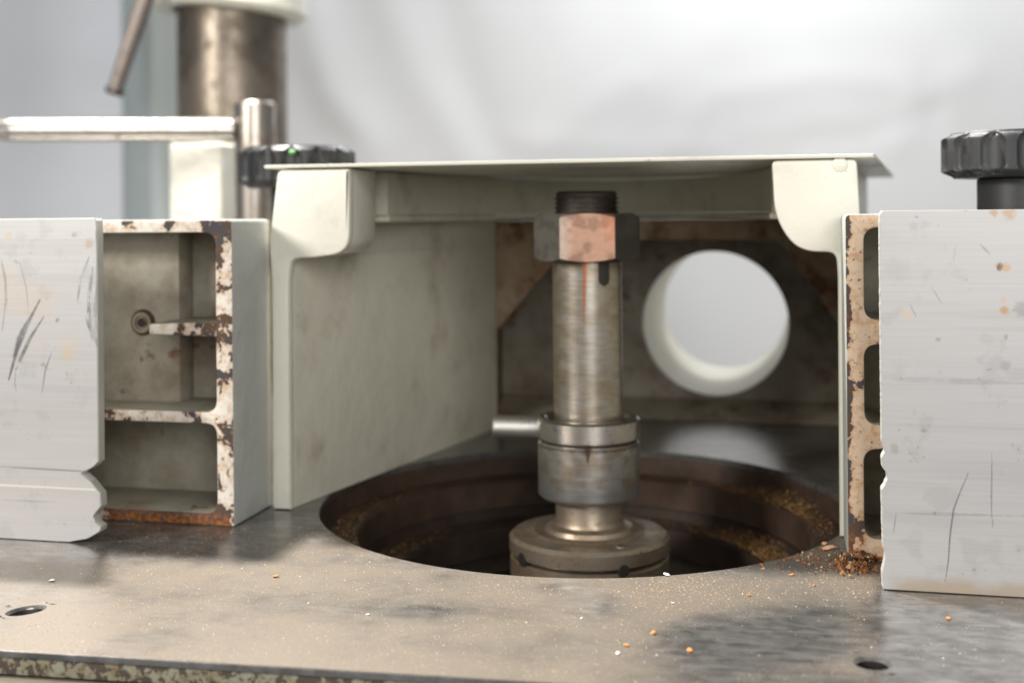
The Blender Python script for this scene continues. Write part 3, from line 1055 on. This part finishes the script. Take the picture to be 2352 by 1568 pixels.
# ------------------------------------------------------------------ knobs
def knob(name, c, R, h, stem_r, z_foot, mat, label, nfl=14, phase=0.0, stem_h=30):
    t = thing(name, (c[0], c[1], z_foot), label, 'clamp knob', 'fluted clamp knobs')
    n = nfl * 22
    zs = np.concatenate([np.linspace(0, .16, 5), np.linspace(.18, .82, 14), np.linspace(.86, 1, 6)])
    th = np.linspace(0, 2 * math.pi, n, endpoint=False)
    ph = ((th * nfl / (2 * math.pi) + phase) % 1) - .5
    V, rows = [], []
    for s in zs:
        Rz = R * (1 - .16 * sstep(.16, 0, s) - .12 * sstep(.86, 1, s))
        wz = .36 * math.sqrt(max(0, 1 - max(0, (s - .62) / .33) ** 2)) * math.sqrt(max(0, 1 - max(0, (.30 - s) / .26) ** 2))
        d = np.where(np.abs(ph) < wz, np.sqrt(np.maximum(0, 1 - (np.abs(ph) / max(wz, 1e-4)) ** 2)), 0) * R * .085 * min(1, wz / .2)
        r = Rz - d
        V.append(np.stack([r * np.cos(th), r * np.sin(th), np.full(n, s * h)], -1))
    V.append(np.stack([R * .72 * np.cos(th), R * .72 * np.sin(th), np.full(n, h * 1.0)], -1))
    V.append(np.stack([R * .3 * np.cos(th), R * .3 * np.sin(th), np.full(n, h * 1.04)], -1))
    k = len(V)
    V = np.concatenate(V)
    F = [(i * n + j, i * n + (j + 1) % n, (i + 1) * n + (j + 1) % n, (i + 1) * n + j) for i in range(k - 1) for j in range(n)]
    F += [tuple(range(n - 1, -1, -1)), tuple((k - 1) * n + j for j in range(n))]
    finish('grip', fix_normals(mesh('m', V + np.array([c[0], c[1], c[2]]), F)), mat, t, smooth=50)
    finish('stem', rod((c[0], c[1], c[2] - stem_h), (c[0], c[1], c[2] - .1), stem_r, 48, .8), mat, t)
    finish('stud', rod((c[0], c[1], z_foot + .1), (c[0], c[1], c[2] - stem_h - .1), stem_r * .45, 32, .6), STEEL, t)
    return t


p0 = at(2345, 408, 480)
kR = knob('clamp_knob', p0, 173 * 480 / FPX, 103 * 480 / FPX, 95 * 480 / FPX, 0, GREYPL, 'worn grey-black fluted clamp knob standing over the rust-spotted fence plate', phase=.14)
p1 = at(683, 432, 645)
kL = knob('clamp_knob', p1, 133 * 645 / FPX, 92 * 645 / FPX, 60 * 645 / FPX, 0, PLASTIC, 'black fluted clamp knob flecked with green, partly behind the hood cover', phase=.3)
GREEN = m_simple('green_fleck_paint', (.07, .24, .06), .5, 0, .2)
for deg in (-72, -163):
    a = math.radians(deg)
    r_ = 133 * 645 / FPX * .93
    c = np.array([p1[0] + r_ * math.cos(a), p1[1] + r_ * math.sin(a), p1[2] + 16.6])
    finish('paint_fleck', rod(c, c + np.array([math.cos(a) * 1.0, math.sin(a) * 1.0, 2.0]), 1.9, 16, .4), GREEN, kL)

# ------------------------------------------------------------------ things behind, at the left
PT = thing('stop_post', (*at(585, 500, 850)[:2], 0), 'polished steel post carrying a horizontal bar, behind the scratched fence plate', 'post')
q = at(585, 236, 850)
finish('post_bar', rod((q[0], q[1], .1), (q[0], q[1], q[2]), 14.6, 56, 1.2), m_steel('polished_post_steel', base=(.46, .42, .38), brown=(.22, .14, .09), amount=.6, rough=.25), PT)
e1 = at(532, 298, 842)
e0 = at(20, 298, 800)
dv = (e0 - e1) / np.linalg.norm(e0 - e1)
finish('cross_bar', rod(e1 - dv * 1.0, e0, 8.0, 40, 1.0), STEEL_LT, PT)
finish('bar_tip', rod(e0 + dv * .1, e0 + dv * 26, 7.9, 40, .5, r1=5.2), STEEL_LT, PT)
b0, b1 = at(388, 330, 880), at(529, 500, 880)
BL = finish('bracket_block', slab([rect(b0[0], b1[0] - 2, .2, b0[2], 3)], b0[1], b0[1] + 60, 2), PAINT, None, ((b0[0] + b1[0]) / 2, b0[1] + 30, 0))
setp(BL, 'plain cream painted block under the steel cross bar', 'block')

cb = at(533, 40, 1100)
CO = thing('support_column', (cb[0], cb[1], -860), 'thick browned steel column with a cream collar and a thin hanging lever', 'column')
COLM = m_steel('browned_column_steel', base=(.22, .19, .155), brown=(.09, .065, .045), amount=.7, rough=.33, metal=.85)
finish('column_tube', rod((cb[0], cb[1], -859.8), (cb[0], cb[1], cb[2] + 60), 247 / 2 * 1100 / FPX, 96, 1), COLM, CO)
cr = 360 / 2 * 1100 / FPX
cl = ring([(50.0, 0), (cr - 6, 0), (cr, 5), (cr, 130), (50.0, 130)], 128)
cl.transform(Matrix.Translation((at(521, 38, 1100)[0] , cb[1], at(521, 36, 1100)[2])) @ Matrix.Rotation(math.radians(5.0), 4, Vector(FW)) )
finish('collar', cl, PAINT, CO)
l0, l1 = at(352, -60, 1030), at(266, 200, 1030)
lv = finish('lever', rod(l0, l1, 7.6, 32, 1, r1=6.2), m_steel('dark_lever_steel', base=(.20, .17, .155), brown=(.12, .085, .07), amount=.6, rough=.42, metal=.6), CO)
finish('lever_tip', rod(l1 + (l1 - l0) / np.linalg.norm(l1 - l0) * .1, l1 + (l1 - l0) / np.linalg.norm(l1 - l0) * 7, 8.0, 32, 2), STEEL_DK, lv)


# ------------------------------------------------------------------ backdrop cloth (setting)
def backdrop():
    bd = 2000.0
    # plane parallel to the picture, hanging; runs out on the floor toward the machine
    us = np.linspace((405 - PX) / FPX * bd, 1900, 260)
    vs = np.concatenate([np.linspace(1500, -760, 240), np.linspace(-790, -860, 6)])
    U, Vv = np.meshgrid(us, vs)
    px = PX + FPX * U / bd
    py = PY - FPX * (Vv - EYE) / bd
    D = np.zeros(U.shape)
    # soft vertical folds, stronger on the left
    D += 24 * np.sin(U / 150 + 1.2 * np.sin(Vv / 700)) * sstep(900, 300, px)
    D += 10 * np.sin(U / 71 + 2 + Vv / 900) * sstep(700, 100, px)
    D += 26 * (fbm(U / 260 + Vv / 600, Vv / 520, 5, 2) - .5)
    # creases, drawn as ridges across the cloth
    for pts, wd, h in (([(690, -60), (760, 200), (850, 330)], 34, 50), ([(860, -80), (960, 180), (1080, 360)], 42, 48), ([(1010, -60), (1080, 200), (1120, 330)], 40, -30), ([(1330, -80), (1290, 120), (1240, 300)], 60, 24), ([(1700, -80), (1640, 80), (1560, 200)], 60, 22),
                       ([(1250, 340), (1380, 230), (1460, 190)], 28, 16), ([(1560, 330), (1640, 220), (1900, 180), (2080, 200)], 30, 18), ([(2060, 330), (2140, 215), (2230, 180)], 36, 20),
                       ([(1700, 340), (2000, 320), (2160, 260)], 22, -14), ([(700, 200), (720, 300), (900, 360)], 34, -18), ([(2130, 200), (2160, 300), (2280, 340)], 28, -16), ([(1180, 320), (1500, 350), (1800, 330)], 24, 12)):
        d, t = seg_dist(px, py, pts)
        D += -.15 * h * np.exp(-(d / (1.4 * wd)) ** 2)
    fl = sstep(-780, -860, Vv)
    P = CAM[None, None, :] * np.array([1, 1, 0]) + (bd + D)[..., None] * FW + U[..., None] * RT + Vv[..., None] * UP
    V = P.reshape(-1, 3)
    nu = len(us)
    F = [(i * nu + j, i * nu + j + 1, (i + 1) * nu + j + 1, (i + 1) * nu + j) for i in range(len(vs) - 1) for j in range(nu - 1)]
    q = NB('white_backdrop_cloth')
    t = q.noise(.004, 3)
    c = q.mix(t, (.57, .575, .582), (.62, .625, .632))
    q.out(c, .85, 0, q.bump(q.noise(.5, 2), .1, .3))
    o = finish('backdrop', mesh('m', V, F), q.m, None, tuple(CAM * np.array([1, 1, 0]) + bd * FW + np.array([0, 0, -860])), 60)
    setp(o, 'white cloth backdrop hanging in soft folds behind the machine', 'backdrop', None, 'structure')
    # grey curtain hung at the left, and the greenish wall that shows between the two
    us = np.linspace(-2200, (272 - PX) / FPX * (bd - 90), 160)
    vs = np.linspace(1500, -855, 80)
    U, Vv = np.meshgrid(us, vs)
    D = -90 + 22 * np.sin(U / 120 + .4 * np.sin(Vv / 500)) + 9 * np.sin(U / 47 + 1)
    P = CAM[None, None, :] * np.array([1, 1, 0]) + (bd + D)[..., None] * FW + U[..., None] * RT + Vv[..., None] * UP
    nu = len(us)
    F = [(i * nu + j, i * nu + j + 1, (i + 1) * nu + j + 1, (i + 1) * nu + j) for i in range(len(vs) - 1) for j in range(nu - 1)]
    o = finish('curtain', mesh('m', P.reshape(-1, 3), F), m_simple('grey_curtain_cloth', (.62, .64, .68), .85, 0, .06, .01, .1), None, tuple(CAM * np.array([1, 1, 0]) + (bd - 90) * FW - 1500 * RT + np.array([0, 0, -860])), 60)
    setp(o, 'grey-blue curtain hanging beside the white cloth backdrop', 'curtain', None, 'structure')
    a = CAM * np.array([1, 1, 0]) + (bd + 30) * FW
    wv = [a - 2600 * RT + np.array([0, 0, -860]), a + 2200 * RT + np.array([0, 0, -860]), a + 2200 * RT + np.array([0, 0, 1600]), a - 2600 * RT + np.array([0, 0, 1600])]
    o = finish('wall', mesh('m', wv, [(0, 1, 2, 3)]), m_simple('green_grey_wall_paint', (.66, .72, .71), .7, 0, .08, .01, .2), None, tuple(a + np.array([0, 0, -860])), 0)
    setp(o, 'green-grey shop wall between the curtain and the white cloth', 'wall', None, 'structure')
    fl = finish('floor', mesh('m', [(-3000, -2500, -861), (3000, -2500, -861), (3000, 3500, -861), (-3000, 3500, -861)], [(0, 1, 2, 3)]), m_simple('shop_floor_concrete', (.42, .41, .39), .7, 0, .2, .02, .3), None, (0, 0, -861), 0)
    setp(fl, 'grey concrete shop floor under the machine', 'floor', None, 'structure')


backdrop()

# ------------------------------------------------------------------ sawdust, crumbs and chips
GR = NB('loose_wood_grain')
c_, a_ = GR.col()
GR.out(c_, .8, 0)
GRAIN = GR.m
TET = np.array([[1, 0, -.5], [-.5, .87, -.5], [-.5, -.87, -.5], [0, 0, .8]])
TF = np.array([[0, 1, 3], [1, 2, 3], [2, 0, 3], [0, 2, 1]])


def grains(name, P, size, cols, label, flat=.6):
    n = len(P)
    ax = RNG.normal(size=(n, 3))
    ax /= np.linalg.norm(ax, axis=1)[:, None]
    an = RNG.uniform(0, 6.28, n)
    S = size[:, None, None] * RNG.uniform(.5, 1.5, (n, 1, 3)) * np.array([1, 1, flat])
    T = TET[None] * S
    c, s = np.cos(an)[:, None], np.sin(an)[:, None]
    rot_ = np.stack([T[..., 0] * c - T[..., 1] * s, T[..., 0] * s + T[..., 1] * c, T[..., 2]], -1)
    V = (rot_ + P[:, None, :]).reshape(-1, 3)
    F = (TF[None] + 4 * np.arange(n)[:, None, None]).reshape(-1, 3)
    o = finish(name, mesh('m', V, F.tolist(), np.repeat(cols, 4, 0)), GRAIN, None, (0, 0, 0), 0)
    return setp(o, label, 'sawdust', None, 'stuff')


PAL = np.array([(.60, .42, .25), (.52, .33, .17), (.66, .50, .34), (.45, .26, .12), (.86, .80, .70), (.30, .18, .09)])
N = 420000
X = RNG.uniform(-260, 260, N)
Y = RNG.uniform(-212, 20, N)
D = dust_map(X, Y)
u, v = proj(np.stack([X, Y, 0 * X], -1))
D = D + .35 * np.exp(-(((u - 1600) / 260) ** 2 + ((v - 1340) / 45) ** 2))
keep = (RNG.uniform(0, 1, N) < .34 * D ** 1.5 + .005) & (np.hypot(X, Y) > HOLE_R + .4) & (Y > y_front(X) + 1) & ~((Y > -106) & (Y < -100) & (np.abs(X + 24) > 140))
for c, a, b, g in SMALL:
    keep &= np.hypot(X - c[0], Y - c[1]) > 7.5
X, Y = X[keep], Y[keep]
n = len(X)
sz = RNG.gamma(1.9, .038, n) + .045
col = PAL[RNG.choice(6, n, p=[.36, .16, .30, .07, .05, .06])] * RNG.uniform(.8, 1.15, (n, 1))
grains('sawdust', np.stack([X, Y, sz * .3], -1), sz, col, 'fine tan sawdust scattered over the table')

# sawdust lying on the ledges inside the bore
n = 40000
th = RNG.uniform(0, 2 * math.pi, n)
lim = .5 + .5 * np.sin(th * 3 + 1) + .35 * RNG.normal(size=n)
r = RNG.uniform(97.5, 109, n)
low = RNG.uniform(0, 1, n) < .6
r = np.where(low, RNG.uniform(81, 95, n), r)
zz = np.where(low, -30.5, -12)
px_ = np.degrees(th) % 360
w1 = np.exp(-((((px_ - 30 + 180) % 360) - 180) / 22) ** 2) + .45 * np.exp(-((((px_ - 195 + 180) % 360) - 180) / 26) ** 2) + .05
keep = RNG.uniform(0, 1, n) < w1
th, r, zz = th[keep], r[keep], zz[keep]
n = len(th)
sz = RNG.gamma(2.5, .065, n) + .07
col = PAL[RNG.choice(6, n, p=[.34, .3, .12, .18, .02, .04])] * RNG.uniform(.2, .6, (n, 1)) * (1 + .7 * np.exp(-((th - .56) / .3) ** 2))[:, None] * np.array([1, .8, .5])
grains('bore_sawdust', np.stack([r * np.cos(th), r * np.sin(th), zz + .4 + RNG.uniform(0, 1, n) ** 2 * (1.5 + 5 * np.exp(-((th - .56) / .25) ** 2) * np.clip((r - 84) / 12, 0, 1))], -1), sz, col, 'orange sawdust caked on the ledges inside the bore')

# rust crumbs heaped at the foot of the right casting
n = 1000
X = 108 + np.abs(RNG.normal(0, 7, n)) - 4
Y = -74 - np.abs(RNG.normal(0, 8, n)) + RNG.uniform(0, 6, n)
far = RNG.uniform(0, 1, n) < .22
X = np.where(far, RNG.uniform(78, 117, n), X)
Y = np.where(far, -74 + RNG.normal(0, 7, n), Y)
X = np.clip(X, 70, 128)
Y = np.clip(Y, -99.5, -60)
ok = ~((X > 107.5) & (Y > -73)) & (np.hypot(X, Y) > HOLE_R + .5) & ~((X > 116.5) & (Y < -99.8))
X, Y = X[ok], Y[ok]
n = len(X)
hz = 4.6 * np.exp(-((X - 112) / 6.5) ** 2 - ((Y + 76) / 7) ** 2) * RNG.uniform(0, 1, n)
sz = RNG.gamma(2.5, .16, n) + .12
col = np.array([(.16, .06, .02), (.30, .11, .025), (.07, .05, .04), (.40, .22, .10), (.50, .36, .18)])[RNG.choice(5, n, p=[.34, .24, .2, .14, .08])] * RNG.uniform(.7, 1.2, (n, 1))
setp(grains('rust_crumbs', np.stack([X, Y, hz + sz * .35], -1), sz, col, 'rust crumbs and dark grit heaped at the foot of the flaking casting', .9), cat='crumbs')

CHIP_O = m_simple('orange_wood_chip', (.55, .24, .08), .75, 0, .3, 1.0, .2)
CHIP_P = m_simple('pale_wood_chip', (.62, .38, .24), .75, 0, .3, 1.0, .2)
CHIP_W = m_simple('white_flake', (.78, .76, .72), .7, 0, .1, 1.0, .1)


def chip(px, py, s, mat, label, ang, el=1.0, grp=None):
    c = onz(px, py)
    bm = bmesh.new()
    bmesh.ops.create_icosphere(bm, subdivisions=2, radius=1)
    for v in bm.verts:
        k = 1 + .5 * (random.random() - .5)
        v.co = Vector((v.co.x * s * el * k, v.co.y * s * k * .8, v.co.z * s * .38 * k + .12 * s * math.sin(v.co.x * 2.3)))
    bmesh.ops.rotate(bm, verts=bm.verts, matrix=Matrix.Rotation(ang, 3, 'Z'))
    lo = min(v.co.z for v in bm.verts)
    bmesh.ops.translate(bm, verts=bm.verts, vec=Vector((c[0], c[1], -lo + .03)))
    me = bpy.data.meshes.new('m')
    bm.to_mesh(me)
    bm.free()
    o = finish('wood_chip', me, mat, None, (c[0], c[1], 0), 20)
    setp(o, label, 'wood chip', grp)


chip(1903, 1263, 2.1, CHIP_P, 'largest pinkish wood chip, curled, lying beside the rust crumbs', .2, 1.3)
chip(1893, 1250, 1.1, CHIP_P, 'small pale chip leaning on the largest pinkish wood chip', 1.2, 1.0)
G = 'small orange chips on the table'
chip(2178, 1421, .85, CHIP_O, 'lone orange chip in front of the rust-spotted fence plate', 1.4, .8, G)
chip(634, 1325, .95, CHIP_O, 'lone orange-brown chip between the bore and the scalloped fence plate', .1, 1.3, G)
for i, (x, y, s, lab) in enumerate([
        (1819, 1321, .75, 'tiny orange chip between the largest pinkish chip and the bore'),
        (1501, 1455, .95, 'rounded orange chip at the dusty edge of the scuff marks'),
        (1584, 1495, .95, 'orange chip inside the dark scuff marks, closest to the table edge'),
        (1439, 1483, .8, 'orange chip beside a white flake on the sawdust'),
        (1721, 1368, .6, 'tiny orange chip on the thickest sawdust, in front of the bore'),
        (1870, 1345, .6, 'tiny orange chip just in front of the rust crumbs')]):
    chip(x, y, s, CHIP_O, lab, i * .9, 1.15, 'tiny orange chips')
for i, (x, y, s, lab) in enumerate([
        (120, 1334, .9, 'white flake lying in the shadow of the scratched fence plate'),
        (1419, 1501, .7, 'white flake beside an orange chip on the sawdust'),
        (1531, 1321, .9, 'long white flake on the lip of the bore'),
        (1545, 1385, .5, 'tiny white flake on the thickest sawdust in front of the bore'),
        (640, 1350, .35, 'faint white speck beside the lone orange-brown chip'),
        (845, 1412, .5, 'white speck midway between the bore and the front table edge'),
        (1335, 1420, .4, 'faint white speck on the grey finger mark in the sawdust')]):
    chip(x, y, s, CHIP_W, lab, i * 1.3, 1.3, 'tiny white flakes')
